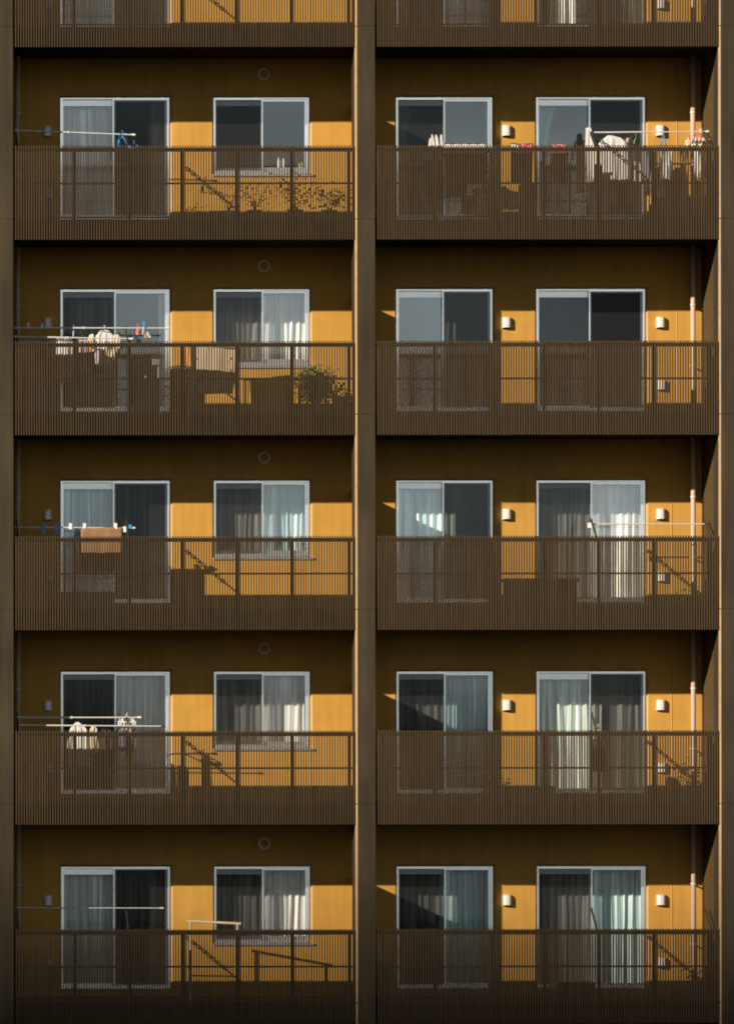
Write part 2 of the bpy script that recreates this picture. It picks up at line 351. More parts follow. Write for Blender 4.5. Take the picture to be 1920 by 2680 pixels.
# railings
def railing(xa, xb, posts, k, sw=.0225):
    a, b, zt, zb = X(xa), X(xb), Z(T[k]), Z(T[k]+246)
    m = MB(); n = int(round((b-a)/.04)); p = (b-a-sw)/n
    for i in range(n+1):
        x = a+i*p; j = .0006*math.sin(i*12.9898)*3; m.box(x+j, x+sw+j, .001*abs(math.sin(i*7.1)), .034, zb, zt+.002*math.sin(i*3.7))
    Rl = m.build('balcony_railing', M['slat'], B, origin=((a+b)/2, 0, zb))
    for ya, yb_, d0, d1 in ((7, 15, .036, .09), (96, 101, .035, .06), (185, 190, .035, .06)):
        m = MB(); m.box(a, b, d0, d1, Z(T[k]+ya), Z(T[k]+yb_)); m.build('cross_rail', M['rail'], Rl)
    m = MB(); m.box(a, b, .0905, .30, Z(T[k]+4.5), Z(T[k]+12)); m.build('handrail', M['rail'], Rl)
    for px in posts:
        x = X(px, .1); m = MB(); m.box(x-.026, x+.026, .092, .15, Z(T[k]+15.5), Z(T[k]+192)); m.box(x-.02, x+.02, .152, .26, Z(T[k]+12.3), Z(T[k]+17))
        m.build('post', M['rail'], Rl)
    return Rl
LP = [195, 338, 480, 623, 766, 913]; RP = [1000, 1139, 1284, 1425, 1567, 1712, 1855]
rl = railing(41.5, 926, LP, 3, .0195); rr = railing(988.5, 1878, RP, 3)
for k in T:
    dz = Z(T[k])-Z(T[3])
    if k != 3: shift_copy(rl, (0, 0, dz)); shift_copy(rr, (0, 0, dz))
    shift_copy(rl, (X(1944)-X(41), 0, dz)); shift_copy(rr, (X(-20)-X(1878), 0, dz))

# vent hoods, round vents, drain pipes
def hood(k, px, py, w_=23, h_=31):
    m = MB(); xa, xb, zt, zb = X(px, 2)-w_*S/2, X(px, 2)+w_*S/2, Z(py-h_/2), Z(py+h_/2)
    n = 18; cx, hw, dep = (xa+xb)/2, (xb-xa)/2, .10         # round-fronted hood, open underneath
    ring = []
    for i in range(n+1):
        t = math.pi*i/n; c, q = math.cos(t), math.sin(t)
        ring.append((cx-hw*math.copysign(abs(c)**.7, c), dep*abs(q)**.6))
    v = []
    for z, f in ((zb, 1), (zt-.03, 1), (zt-.008, .93), (zt, .75)):
        v += [(cx+(x-cx)*(1 if f == 1 else .6+.4*f), D-y*f-.0005, z+(.022*(y/dep) if z == zb else 0)) for x, y in ring]
    k1 = n+1
    m.add(v, [(r*k1+i, r*k1+i+1, (r+1)*k1+i+1, (r+1)*k1+i) for r in range(3) for i in range(n)]+[tuple(3*k1+i for i in range(k1))], 0)
    m.add([(x, D-y*.96-.001, zb+.03) for x, y in ring], [tuple(range(k1))], 1)
    o = m.build('vent_hood', [M['hood'], M['hole']], B, origin=((xa+xb)/2, D, zb), smooth=True)
    return o
def eq(y): return (y-K(2)*YC)/(1-K(2))
for k in range(0, 7):
    cy = T[k]-63
    hood(k, 126, cy); hood(k, 1325, cy); hood(k, 1727, cy)
    hood(k, 131, T[k]+104, 21, 26); hood(k, 1730, T[k]+104, 22, 28)
    m = MB(); cx, cz = X(691.5, 2), Z(T[k]-216)
    rg = []; n = 32
    for i in range(n):
        t = 2*math.pi*i/n
        for rr_, yy in ((.09, D), (.091, D-.02), (.083, D-.028), (.074, D-.02), (.069, D)):
            rg.append((cx+rr_*math.cos(t), yy, cz+rr_*math.sin(t)))
    m.add(rg, [(i*5+j, i*5+j+1, ((i+1) % n)*5+j+1, ((i+1) % n)*5+j) for i in range(n) for j in range(4)], 0)
    m.add([(cx+.073*math.cos(2*math.pi*i/n), D-.004, cz+.073*math.sin(2*math.pi*i/n)) for i in range(n)], [tuple(range(n))], 1 if False else 2)
    for q in (): m.box(cx-math.sqrt(.07**2-q*q), cx+math.sqrt(.07**2-q*q), D-.012, D-.005, cz+q-.003, cz+q+.003, 1)
    m.build('round_vent', [M['ring'], M['hole'], M['ochre']], B, smooth=False)
for px, r in ((1813, .038), (49, .03)):
    x = X(px, 1.65); m = MB(); m.tube([(x, 1.65, ZB), (x, 1.65, ZT)], r, 16)
    o = m.build('drain_pipe', M['pipe'], B, smooth=False)
    for p in o.data.polygons: p.use_smooth = len(p.vertices) == 4
    s_ = MB()
    for k in range(0, 7):
        for yy in (T[k]-110, T[k]+50, T[k]+150):
            s_.tube([(x, 1.65, Z(yy)), (x, 1.65, Z(yy+3))], r+.007, 16); s_.box(x-.012, x+.012, 1.65+r, 1.999, Z(yy), Z(yy+3))
    s_.build('pipe_bracket', M['hood'], o)

# laundry arms: notched bars rising inwards from the handrail
ARMD = 1.14
def arm(k, px):
    m = MB(); x = X(px); p0 = Vector((x, .25, Z(T[k]+8))); p1 = Vector((x, ARMD, Z(T[k]-50)))
    u = (p1-p0).normalized(); nrm = Vector((0, -u.z, u.y))
    m.tube([p0, p0+u*.3], .014, 6)
    for i in range(8):
        c = p0+u*(.31+i*.078); r0, r1 = .033, .019; n = 10; v = []; f = []
        for j in range(n):
            t = 2*math.pi*j/n; e = u*math.cos(t)*1.15+nrm*math.sin(t)
            for dx in (-.009, .009): v += [c+e*r0+Vector((dx, 0, 0)), c+e*r1+Vector((dx, 0, 0))]
        for j in range(n):
            a, b = j*4, ((j+1) % n)*4
            f += [(a, b, b+1, a+1), (a+2, a+3, b+3, b+2), (a, a+2, b+2, b), (a+1, b+1, b+3, a+3)]
        m.add(v, f)
    return m.build('laundry_arm', M['arm'], B)
for k in range(1, 6):
    arm(k, 338.5); arm(k, 50)
for k in (1, 3, 4, 5): arm(k, 1567)
for k in (1, 3, 5): arm(k, 1866)
arm(0, 338.5)

ROW = {0: 'cut-off uppermost', 1: 'top full', 2: 'second', 3: 'third', 4: 'fourth', 5: 'bottom'}
def where(k, side): return '%s %s balcony' % (ROW[k], side)

# ------------------------------------------------------------------ curtains
CN = dict(w='white', g='pale green', b='pale blue-green', k='dull grey', c='cyan', d='dark', s='greyish')
def curtain(k, nme, half, f0, f1, col, seed, ztop=0, zbot=0, wl=.13, amp=.045, tied=False):
    x0, x1, xm, yb = OPEN[nme]
    a, b = (X(x0), X(xm)) if half == 'l' else (X(xm), X(x1))
    b, a = b+.03, a-.03 if half == 'r' else a-.03
    w_ = b-a; xa, xb = a+w_*f0, a+w_*f1
    zt = Z(T[k]+WT)-.05-ztop; zb = Z(T[k]+yb)+.06+zbot
    rn = random.Random(seed); n = max(8, int((xb-xa)/.008)); rows = 14; m = MB(); v = []
    ph = []; p = rn.random()*6
    for i in range(n+1): ph.append(p); p += (xb-xa)/n*2*math.pi/wl*(.55+.9*abs(math.sin(i*.045+seed)))
    sl = rn.uniform(-.02, .02)
    for j in range(rows+1):
        t = j/rows
        for i in range(n+1):
            u = i/n; x = xa+(xb-xa)*u
            if tied: x = xa+(xb-xa)*u*(1-.55*math.sin(min(1, t*1.4)*math.pi/2))
            A = amp*(.45+.55*min(1, t*2.2))*(.6+.4*math.sin(ph[i]*.31+seed))
            dy = A*math.sin(ph[i]+.25*math.sin(t*3+seed+i*.02))+.25*A*math.sin(ph[i]*2.3)
            v.append((x+sl*t*math.sin(ph[i]*.5)+.01*math.sin(t*4+i*.1), 2.34+dy, zt+(zb-zt)*t))
    f = [(j*(n+1)+i, j*(n+1)+i+1, (j+1)*(n+1)+i+1, (j+1)*(n+1)+i) for j in range(rows) for i in range(n)]
    m.add(v, f); o = m.build('curtain', CM[col], None, smooth=True, origin=((xa+xb)/2, 2.34, zt), fix=False)
    side = 'left' if nme[0] == 'L' else 'right'
    wn = {'Ld': 'door', 'Lw': 'window', 'Ra': 'narrower door', 'Rb': 'wider door'}[nme]
    shape = 'tied-back ' if tied else ('narrow ' if f1-f0 < .45 else '')
    tag(o, '%s%s curtain behind %s pane of the %s, %s' % (shape, CN[col], 'left' if half == 'l' else 'right', wn, where(k, side)), 'curtain', 'curtains behind the balcony doors and windows')
    return o
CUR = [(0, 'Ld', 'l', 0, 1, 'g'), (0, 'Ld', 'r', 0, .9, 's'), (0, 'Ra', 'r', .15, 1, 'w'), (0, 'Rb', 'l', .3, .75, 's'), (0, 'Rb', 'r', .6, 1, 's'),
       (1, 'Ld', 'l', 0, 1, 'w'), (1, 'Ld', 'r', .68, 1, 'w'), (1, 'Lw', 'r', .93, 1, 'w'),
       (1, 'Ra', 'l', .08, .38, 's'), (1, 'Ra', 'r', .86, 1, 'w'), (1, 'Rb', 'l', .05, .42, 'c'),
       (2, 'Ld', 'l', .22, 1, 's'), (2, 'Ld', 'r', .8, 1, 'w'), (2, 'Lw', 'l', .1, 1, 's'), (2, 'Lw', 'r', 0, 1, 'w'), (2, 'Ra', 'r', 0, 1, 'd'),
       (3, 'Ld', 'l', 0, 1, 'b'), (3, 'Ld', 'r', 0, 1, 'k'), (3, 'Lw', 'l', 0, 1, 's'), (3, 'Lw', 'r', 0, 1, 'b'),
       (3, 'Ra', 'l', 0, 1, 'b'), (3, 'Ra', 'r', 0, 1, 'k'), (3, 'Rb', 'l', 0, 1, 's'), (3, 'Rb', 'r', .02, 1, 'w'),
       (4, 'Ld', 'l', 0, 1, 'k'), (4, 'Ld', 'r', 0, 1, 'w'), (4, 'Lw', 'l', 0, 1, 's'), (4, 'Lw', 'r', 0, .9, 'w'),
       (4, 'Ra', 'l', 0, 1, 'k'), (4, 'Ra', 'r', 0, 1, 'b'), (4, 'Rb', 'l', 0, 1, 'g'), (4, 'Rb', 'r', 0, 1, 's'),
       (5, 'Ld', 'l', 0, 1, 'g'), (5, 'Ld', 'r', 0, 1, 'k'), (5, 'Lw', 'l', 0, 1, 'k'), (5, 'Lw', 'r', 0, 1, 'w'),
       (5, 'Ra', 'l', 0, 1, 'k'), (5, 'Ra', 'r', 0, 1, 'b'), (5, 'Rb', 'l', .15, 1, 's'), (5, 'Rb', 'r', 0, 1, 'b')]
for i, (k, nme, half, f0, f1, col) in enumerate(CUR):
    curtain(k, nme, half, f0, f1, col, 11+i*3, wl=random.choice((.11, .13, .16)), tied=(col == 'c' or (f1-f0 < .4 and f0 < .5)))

# ------------------------------------------------------------------ laundry
def pole(k, xa, ya, xb, yb, d, label, r=.014, joint=None, caps=('w', 'w')):
    a, b = Vector((X(xa, d), d, Z(ya, d))), Vector((X(xb, d), d, Z(yb, d)))
    m = MB(); j = joint or .45; c = a.lerp(b, j)
    m.tube([a, c], r, 10, 0); m.tube([c, b], r*.78, 10, 0); m.tube([c.lerp(a, .02), c.lerp(b, .02)], r*1.35, 10, 0)
    o = m.build('laundry_pole', M['pole'], None, origin=tuple(a)); tag(o, label, 'laundry pole', 'poles over the balcony railings')
    for p, q, cc in ((a, b, caps[0]), (b, a, caps[1])):
        if not cc: continue
        e = (q-p).normalized()*.035; cm = MB(); cm.tube([p-e*.6, p+e], r*1.3, 10)
        cm.build('end_cap', M['wplas'] if cc == 'w' else (M['green'] if cc == 'g' else M['arm']), o)
    return o
def cloth(rows, d, name, ms, label, cat, amp=.02, wl=.1, thick=.012, seed=1, group=None, tilt=0, extra=(), dx=0, dgrad=0):
    """rows: (y, xl, xr) silhouette samples from top to bottom in photo pixels at depth d; two skins closed round the rim"""
    m = MB()
    for rws in (rows,)+tuple(extra):
        n = 26; mm = 16
        ys = [r[0] for r in rws]; v1 = []; v2 = []
        for j in range(mm+1):
            y = ys[0]+(ys[-1]-ys[0])*j/mm
            for q in range(len(rws)-1):
                if rws[q][0] <= y <= rws[q+1][0]+1e-6: break
            t = (y-rws[q][0])/max(1e-6, rws[q+1][0]-rws[q][0]); xl = rws[q][1]*(1-t)+rws[q+1][1]*t; xr = rws[q][2]*(1-t)+rws[q+1][2]*t
            for i in range(n+1):
                u = i/n; x = X(xl+(xr-xl)*u, d); ph = x*2*math.pi/wl+seed*1.7+.5*math.sin(j*.3+seed)
                dd = d+amp*math.sin(ph)*(.3+.7*j/mm)+.4*amp*math.sin(ph*2.1+j*.4)+tilt*j/mm+dgrad*u
                edge = thick*math.sqrt(max(0, 1-(2*u-1)**4))*(1 if 0 < j < mm else .4)
                v1.append((x, dd-edge/2-.0005, Z(y, d)+.006*math.sin(ph*.7))); v2.append((x, dd+edge/2+.0005, Z(y, d)+.006*math.sin(ph*.7)))
        W_ = n+1; o = len(v1); f = []
        for j in range(mm):
            for i in range(n):
                a = j*W_+i; f.append((a, a+1, a+W_+1, a+W_)); f.append((o+a, o+a+W_, o+a+W_+1, o+a+1))
            f.append((j*W_, j*W_+W_, o+j*W_+W_, o+j*W_)); f.append((j*W_+n, o+j*W_+n, o+(j+1)*W_+n, (j+1)*W_+n))
        for i in range(n): f.append((i, o+i, o+i+1, i+1)); a = mm*W_+i; f.append((a, a+1, o+a+1, o+a))
        m.add(v1+v2, f)
    r0 = rows[0]; ob = m.build(name, ms, None, smooth=True, origin=(X((r0[1]+r0[2])/2, d), d, Z(r0[0], d)))
    return tag(ob, label, cat, group or {'shirt': 'shirts hung out to dry', 'towel': 'towels on the balconies', 'sock': 'socks hung out to dry'}.get(cat, 'small cloths hung out to dry'))
def hanger(px, py, d, ms, label, wpx=26, hpx=20, name='clothes_hanger', group='clothes hangers', turn=0.0):
    m = MB(); x, z = X(px, d), Z(py, d); w2 = wpx*S/2; h_ = hpx*S
    cs, sn = math.cos(turn), math.sin(turn)
    def P(u, q): return (x+u*cs, d+u*sn, z+q)
    m.tube([P(0, -.05), P(0, 0), P(.012, .02), P(.002, .035), P(-.014, .022)], .005, 6)
    m.tube([P(0, -.05), P(-w2*.6, -h_*.6), P(-w2, -h_)], .008, 6); m.tube([P(0, -.05), P(w2*.6, -h_*.6), P(w2, -h_)], .008, 6)
    m.tube([P(-w2, -h_), P(w2, -h_)], .006, 6)
    return tag(m.build(name, ms, None, smooth=True, origin=(x, d, z)), label, 'clothes hanger', group)
def peg(px, py, d, ms, label, h_=17, w_=8, group='clothes pegs on the poles'):
    m = MB(); x, z = X(px, d), Z(py, d); a = w_*S/2; b = h_*S/2
    m.box(x-a, x+a, d-.024, d-.016, z-b, z+b*.9); m.box(x-a, x+a, d+.016, d+.024, z-b, z+b*.9); m.box(x-a*.8, x+a*.8, d-.018, d+.018, z+.016, z+.026)
    o = m.build('clothes_peg', ms, None, origin=(x, d, z)); return tag(o, label, 'clothes peg', group)
def pinch_hanger(px, py, d, wpx, label, ms, socks, seed=1):
    """rectangular pinch hanger: hook, frame, and the small washing clipped to it as separate things"""
    x, z = X(px, d), Z(py, d); w2 = wpx*S/2; root = empty('pinch_hanger', (x, d, z)); tag(root, label, 'pinch hanger')
    m = MB(); m.tube([(x, d, z-.1), (x, d, z), (x+.02, d, z+.02)], .006, 6)
    for sx in (-1, 1):
        for sy in (-1, 1): m.tube([(x, d, z-.02), (x+sx*w2, d+sy*.14, z-.12)], .0035, 5)
    m.build('hook', ms, root)
    m = MB(); q = [(-w2, -.14), (w2, -.14), (w2, .14), (-w2, .14)]
    for a, b in zip(q, q[1:]+q[:1]): m.tube([(x+a[0], d+a[1], z-.12), (x+b[0], d+b[1], z-.12)], .009, 6)
    m.build('frame', ms, root)
    m = MB()
    for i in range(7): xx = x-w2+i*w2/3; m.box(xx-.008, xx+.008, d-.155, d-.125, z-.17, z-.115)
    m.build('clip', M['wplas'], root)
    return root

# top full left balcony
pole(1, 43, 340, 352, 352, .75, 'thin grey laundry pole tilting slightly down to the right, '+where(1, 'left'))
hanger(322, 346, .74, M['blue'], 'blue hanger hooked on the tilted pole in front of the dark door pane', 24, 36)
hanger(352, 372, .74, M['blue'], 'pale blue hanger lying just above the slats beside the blue hanger', 34, 14)
hanger(314, 352, .72, M['blue'], 'second blue hanger crossing the first one, '+where(1, 'left'), 14, 28, turn=.9)
# second left balcony
pole(2, 41, 857, 440, 858, .9, 'upper of two white laundry poles, '+where(2, 'left'), caps=('w', 'w'))
pole(2, 41, 880, 345, 886, .52, 'lower of two white laundry poles, '+where(2, 'left'))
for i, (px, py, c, lb) in enumerate([(76, 850, 'wplas', 'small white peg nearest the left column'), (112, 852, 'wplas', 'small white peg over the dark wall right of the grey vent')]):
    peg(px, py, .9, M[c], lb+', '+where(2, 'left'), 14, 5)
hanger(194, 856, .9, M['wplas'], 'slim white hanger seen end-on in front of the door frame edge', 8, 26, turn=1.2)
hanger(213, 868, .9, M['arm'], 'dark round-shouldered hanger on the upper of two white poles', 30, 18)
hanger(275, 856, .88, M['wplas'], 'white hanger carrying the white shirt on the upper pole', 34, 16)
cloth([(868, 268, 281), (873, 256, 292), (879, 250, 300), (885, 246, 304), (940, 250, 300), (962, 254, 290)], .86, 'shirt', M['white'],
      'white shirt hanging under the upper pole and brightest of the washing, '+where(2, 'left'), 'shirt', group='washing on the second left balcony')
cloth([(874, 236, 246), (884, 232, 250), (920, 234, 248)], .84, 'sock', M['white'], 'small white sock beside the white shirt, '+where(2, 'left'), 'sock')
cloth([(874, 300, 312), (884, 298, 318), (925, 302, 316)], .84, 'washcloth', M['cream'], 'small cream washcloth right of the white shirt, '+where(2, 'left'), 'cloth')
cloth([(886, 207, 232), (940, 205, 236), (985, 212, 238)], .55, 'towel', M['lilac'], 'pale lilac towel left of the orange cloth behind the slats', 'towel', amp=.015)
cloth([(886, 234, 242), (930, 235, 243), (952, 236, 242)], .53, 'washcloth', M['orange'], 'narrow orange cloth between pale washing on the lower pole', 'cloth')
cloth([(886, 150, 190), (930, 148, 192), (1000, 150, 190)], .6, 'towel', M['white'], 'wide white towel behind the slats, left part in shade, '+where(2, 'left'), 'towel', amp=.02)
cloth([(888, 92, 128), (950, 94, 126), (975, 98, 120)], .6, 'shirt', M['grey'], 'grey shirt near the left column, '+where(2, 'left'), 'shirt')
cloth([(902, 280, 306), (920, 278, 308), (938, 284, 300)], .7, 'washcloth', M['cream'], 'crumpled pink and cream cloth below the white shirt sleeve', 'cloth', amp=.03, wl=.05)
hanger(362, 852, .9, M['pink'], 'pink hanger on the right half of the upper pole', 12, 18)
tag(peg(360, 868, .88, M['pink'], 'pink peg under the pink hanger', 16, 7), cat='clothes peg')
hanger(378, 846, .9, M['wplas'], 'tall white and blue hanger right of the pink hanger', 12, 30, turn=.9)
peg(377, 847, .88, M['blue'], 'blue peg on top of the tall white hanger', 16, 6)
cloth([(868, 384, 388), (874, 380, 392), (884, 378, 396)], .86, 'washcloth', M['cream'], 'tiny cream cloth at the right end of the upper pole', 'cloth')
for px, c, tx in ((140, 'white', 'small white cloth left of the wide white towel'), (168, 'cream', 'small cream cloth in front of the wide white towel'), (222, 'white', 'small white cloth in front of the pale lilac towel')):
    cloth([(890, px-8, px+8), (915, px-9, px+8), (942, px-6, px+7)], .98, 'washcloth', M[c], tx+', second left balcony', 'cloth', amp=.02, wl=.06)
# quilt on a frame, bush, pots
cloth([(900, 485, 622), (930, 484, 622), (985, 488, 618), (1030, 492, 612)], 1.0, 'quilt', M['quilt'], 'cream quilt with small red marks spread out behind the slats, second left balcony', 'quilt', amp=.012, wl=.5, thick=.03, dgrad=.12)
cloth([(901, 483, 503), (960, 484, 504)], .96, 'cushion_cover', M['orange'], 'orange-striped cloth over the left edge of the cream quilt', 'cloth', amp=.006)
m = MB()
for px in (482, 625): m.tube([(X(px, 1.05), 1.05, Z(T[2]+191)), (X(px, 1.05), 1.05, Z(902))], .014, 8)
m.tube([(X(478, 1.05), 1.05, Z(899)), (X(629, 1.05), 1.05, Z(899))], .012, 8)
for px in (482, 625): m.tube([(X(px, 1.05), .85, Z(T[2]+191)), (X(px, 1.05), 1.3, Z(T[2]+191))], .014, 8)
tag(m.build('clothes_stand', M['cream'], None), 'pale clothes stand that carries the cream quilt', 'clothes stand')

def plant(name, px, base_y, d, wpx, hpx, leafm, label, n=260, leaf=.045, shape='bush', potr=.12, poth=.2, seed=2, potm=None, cat='potted plant'):
    rn = random.Random(seed); x, z0 = X(px, d), Z(base_y); root = empty(name, (x, d, z0)); tag(root, label, cat, 'plants on the balconies')
    if potr:
        m = MB(); nn = 20; v = []; pf = [(potr*.72, 0), (potr*.95, poth*.85), (potr*1.04, poth*.86), (potr*1.04, poth), (potr*.9, poth), (potr*.88, poth*.9)]
        for r_, zz in pf: v += [(x+r_*math.cos(2*math.pi*i/nn), d+r_*math.sin(2*math.pi*i/nn), z0+zz) for i in range(nn)]
        f = [(j*nn+i, j*nn+(i+1) % nn, (j+1)*nn+(i+1) % nn, (j+1)*nn+i) for j in range(len(pf)-1) for i in range(nn)]+[tuple(range(nn)), tuple((len(pf)-1)*nn+i for i in range(nn))]
        m.add(v, f); m.build('pot', potm or M['pot'], root, smooth=False)
    st = MB(); lf = MB(); w2, h_ = wpx*S/2, hpx*S; ns = 9 if shape == 'bush' else 7
    for s_ in range(ns):
        tx = rn.uniform(-.9, .9)*w2; ty = rn.uniform(-.5, .5)*min(w2, .3); th = h_*rn.uniform(.7, 1)
        pts = [Vector((x+tx*t**1.4, d+ty*t, z0+poth*.8+(th-poth*.8)*t)) + Vector((rn.uniform(-.015, .015), 0, 0)) for t in [i/6 for i in range(7)]]
        st.tube(pts, .007, 5, taper=.3)
        for q in range(n//ns):
            t = rn.uniform(.25, 1.02) if shape != 'bush' else rn.uniform(.3, 1.02)
            i = min(5, int(t*6)); p = pts[i].lerp(pts[i+1], min(1, t*6-i))
            spr = .11; p = p+Vector((rn.gauss(0, spr), rn.gauss(0, spr*.8), rn.gauss(0, spr*.7)))
            a = rn.uniform(0, 6.28); e = rn.uniform(-.6, .9); u = Vector((math.cos(a)*math.cos(e), math.sin(a)*math.cos(e), math.sin(e))); 
            s2 = u.cross(Vector((rn.uniform(-1, 1), rn.uniform(-1, 1), 1))).normalized(); l_ = leaf*rn.uniform(.6, 1.3)
            nrm = u.cross(s2)
            lf.add([p, p+u*l_*.5+s2*l_*.28+nrm*l_*.06, p+u*l_, p+u*l_*.5-s2*l_*.28+nrm*l_*.06], [(0, 1, 2), (0, 2, 3)])
    st.build('stem', M['stem'], root); lf.build('foliage', leafm, root, fix=False)
    return root
FL = lambda k: T[k]+191
plant('potted_bush', 832, FL(2), 1.2, 100, 125, M['leafb'], 'dense bright green bush near the centre column, second left balcony', n=2600, leaf=.07, seed=5)
m = MB(); 
plant('potted_plant', 888, FL(2), .7, 26, 50, M['leaf'], 'pale grey pot with a low dark plant at the right end, second left balcony', n=60, leaf=.04, poth=.3, potr=.11, seed=9)
plant('dried_plant', 464, FL(2), .9, 26, 120, M['dryleaf'], 'dried yellow-brown plant left of the cream quilt', n=160, leaf=.06, shape='tall', seed=12, potr=.09, poth=.15)
def box_thing(name, x0, x1, y0, y1, d0, d1, ms, label, cat, lid=True, lidm=None, handle=True):
    a, b, zt, zb = X(x0, d0), X(x1, d0), Z(y0, d0), Z(y1, d0); root = empty(name, ((a+b)/2, (d0+d1)/2, zb)); tag(root, label, cat)
    m = MB(); hh = (zt-zb); lt = min(.06, hh*.2) if lid else 0
    m.box(a, b, d0, d1, zb, zt-lt); o = m.build('body', ms, root); bv = o.modifiers.new('bevel', 'BEVEL'); bv.width = .012; bv.segments = 2
    if lid:
        m = MB(); m.box(a-.012, b+.012, d0-.012, d1+.012, zt-lt+.001, zt); o = m.build('lid', lidm or ms, root); bv = o.modifiers.new('bevel', 'BEVEL'); bv.width = .01; bv.segments = 2
    if handle:
        m = MB(); c = (a+b)/2; m.box(c-.05, c+.05, d0-.03, d0-.012, zt-lt-.05, zt-lt-.03); m.build('handle', M['arm'], root)
    return root
box_thing('storage_cabinet', 352, 420, 928, FL(2)+8, 1.3, 1.65, M['cab'], 'grey storage cabinet with a dark top in front of the door, second left balcony', 'cabinet', lidm=M['box'])
box_thing('storage_box', 76, 150, 1008, FL(2)+8, 1.0, 1.5, M['cab'], 'low grey storage box near the left column, second left balcony', 'storage box')
# top full left balcony plants and sill things
plant('potted_plant', 600, FL(1), 1.25, 90, 95, M['leaf'], 'sparse low plant left of the window middle, top full left balcony', n=80, leaf=.05, shape='tall', seed=25)
plant('potted_plant', 668, FL(1), 1.1, 120, 120, M['leaf'], 'slender leafy plant at the third post from the right, top full left balcony', n=120, leaf=.055, shape='tall', seed=21)
plant('potted_plant', 775, FL(1), 1.0, 150, 118, M['leaf'], 'spreading leafy plant under the window right side, top full left balcony', n=260, leaf=.06, shape='tall', seed=22)
plant('potted_plant', 862, FL(1), 1.1, 120, 95, M['leaf'], 'leafy plant nearest the centre column, top full left balcony', n=250, leaf=.06, shape='tall', seed=23)
plant('potted_plant', 508, FL(1), .9, 40, 34, M['leaf'], 'low dark plant in a pot against the sunny wall, top full left balcony', n=120, leaf=.05, seed=24, poth=.1)
box_thing('planter_box', 548, 612, 551, FL(1)+2, .9, 1.1, M['pot'], 'long grey planter standing low behind the slats, top full left balcony', 'planter', lid=False, handle=False)
for x0, x1, y0, col, lb in ((727, 737, 412, 'wplas', 'left of two white bottles on the window sill, top full left balcony'), (739, 747, 414, 'wplas', 'right of two white bottles on the window sill, top full left balcony'), (783, 797, 424, 'green', 'pale green cup on the window sill, top full left balcony')):
    m = MB(); xx = (X(x0, 2.16)+X(x1, 2.16))/2; r_ = (X(x1)-X(x0))/2; zz = Z(T[1]+50)+.08
    zt = Z(y0, 2.16); m.tube([(xx, 2.2, zz), (xx, 2.2, zz+(zt-zz)*.75)], r_, 12); m.tube([(xx, 2.2, zz+(zt-zz)*.75), (xx, 2.2, zt)], r_*.6, 12)
    tag(m.build('bottle' if col == 'wplas' else 'cup', M[col], None), lb, 'bottle' if col == 'wplas' else 'cup')

# third left balcony
pole(3, 41, 1379, 351, 1381, .75, 'laundry pole with blue and white pegs and a tan towel, '+where(3, 'left'), r=.012)
for px, lb in ((116, 'blue peg nearest the left column'), (150, 'blue peg just left of the door frame')):
    o = peg(px, 1382, .74, M['blue'], lb+', '+where(3, 'left'), 30, 10)
for px, lb in ((185, 'white peg alone between the blue pegs and the tan towel'), (222, 'white peg holding the left end of the tan towel'), (303, 'white peg holding the right end of the tan towel')):
    peg(px, 1376, .75, M['wplas'], lb, 17, 8)
peg(327, 1384, .75, M['wplas'], 'small white peg right of the tan towel', 16, 7)
peg(341, 1378, .75, M['blue'], 'pale blue peg close to the right tip of the pole, third left balcony', 12, 8)
cloth([(1380, 213, 320), (1410, 212, 321), (1493, 214, 319)], .735, 'towel', M['tan'], 'tan brown towel pegged over the pole, '+where(3, 'left'), 'towel', amp=.008, wl=.45, thick=.02, extra=([(1380, 215, 318), (1440, 215, 318), (1470, 216, 317)],))
box_thing('storage_box', 160, 300, 1548, FL(3)+8, 1.35, 1.7, M['cab'], 'low grey box in front of the left door pane, third left balcony', 'storage box')
# fourth left balcony
pole(4, 43, 1877, 366, 1877, .85, 'upper of two white laundry poles, '+where(4, 'left'), r=.015)
pole(4, 54, 1897, 428, 1900, .5, 'lower and longer of two white laundry poles with a dark tip, '+where(4, 'left'), r=.013, caps=('w', 'k'))
cloth([(1889, 200, 208), (1896, 192, 216), (1904, 185, 224), (1912, 182, 230), (1960, 178, 236), (2005, 180, 238)], .82, 'shirt', M['white'],
      'larger white shirt hanging on the left, fourth left balcony', 'shirt', extra=([(1904, 184, 196), (1940, 176, 190), (2000, 176, 188)],))
cloth([(1900, 240, 248), (1907, 235, 256), (1950, 236, 258), (1970, 238, 257)], .82, 'shirt', M['cream'], 'smaller cream shirt right of the white shirt, fourth left balcony', 'shirt')
cloth([(1908, 266, 290), (1960, 262, 296), (2010, 266, 292)], .84, 'shirt', M['dark'], 'dark shirt in the middle of the washing, fourth left balcony', 'shirt')
pinch_hanger(331, 1868, .84, 44, 'white pinch hanger full of small washing, fourth left balcony', M['wplas'], 1)
for i, (px, py, w_, h_, c, nm) in enumerate(((318, 1880, 14, 20, 'white', 'small white sock at the left of the pinch hanger'), (332, 1884, 14, 30, 'white', 'small white cloth in the middle of the pinch hanger'), (346, 1880, 12, 22, 'white', 'small white sock at the right of the pinch hanger'),
                                   (320, 1905, 16, 60, 'slate', 'slate blue cloth at the left under the pinch hanger'), (338, 1905, 18, 70, 'grey', 'grey cloth in the middle under the pinch hanger'), (352, 1908, 12, 56, 'slate', 'slate blue cloth at the right under the pinch hanger'))):
    cloth([(py, px-w_*.35, px+w_*.35), (py+6, px-w_/2, px+w_/2), (py+h_, px-w_*.45, px+w_*.45)], .76+.05*(i % 3), 'sock' if h_ < 25 else 'washcloth', M[c], nm, 'sock' if h_ < 25 else 'cloth', amp=.012, wl=.06, group='small washing on the pinch hanger')
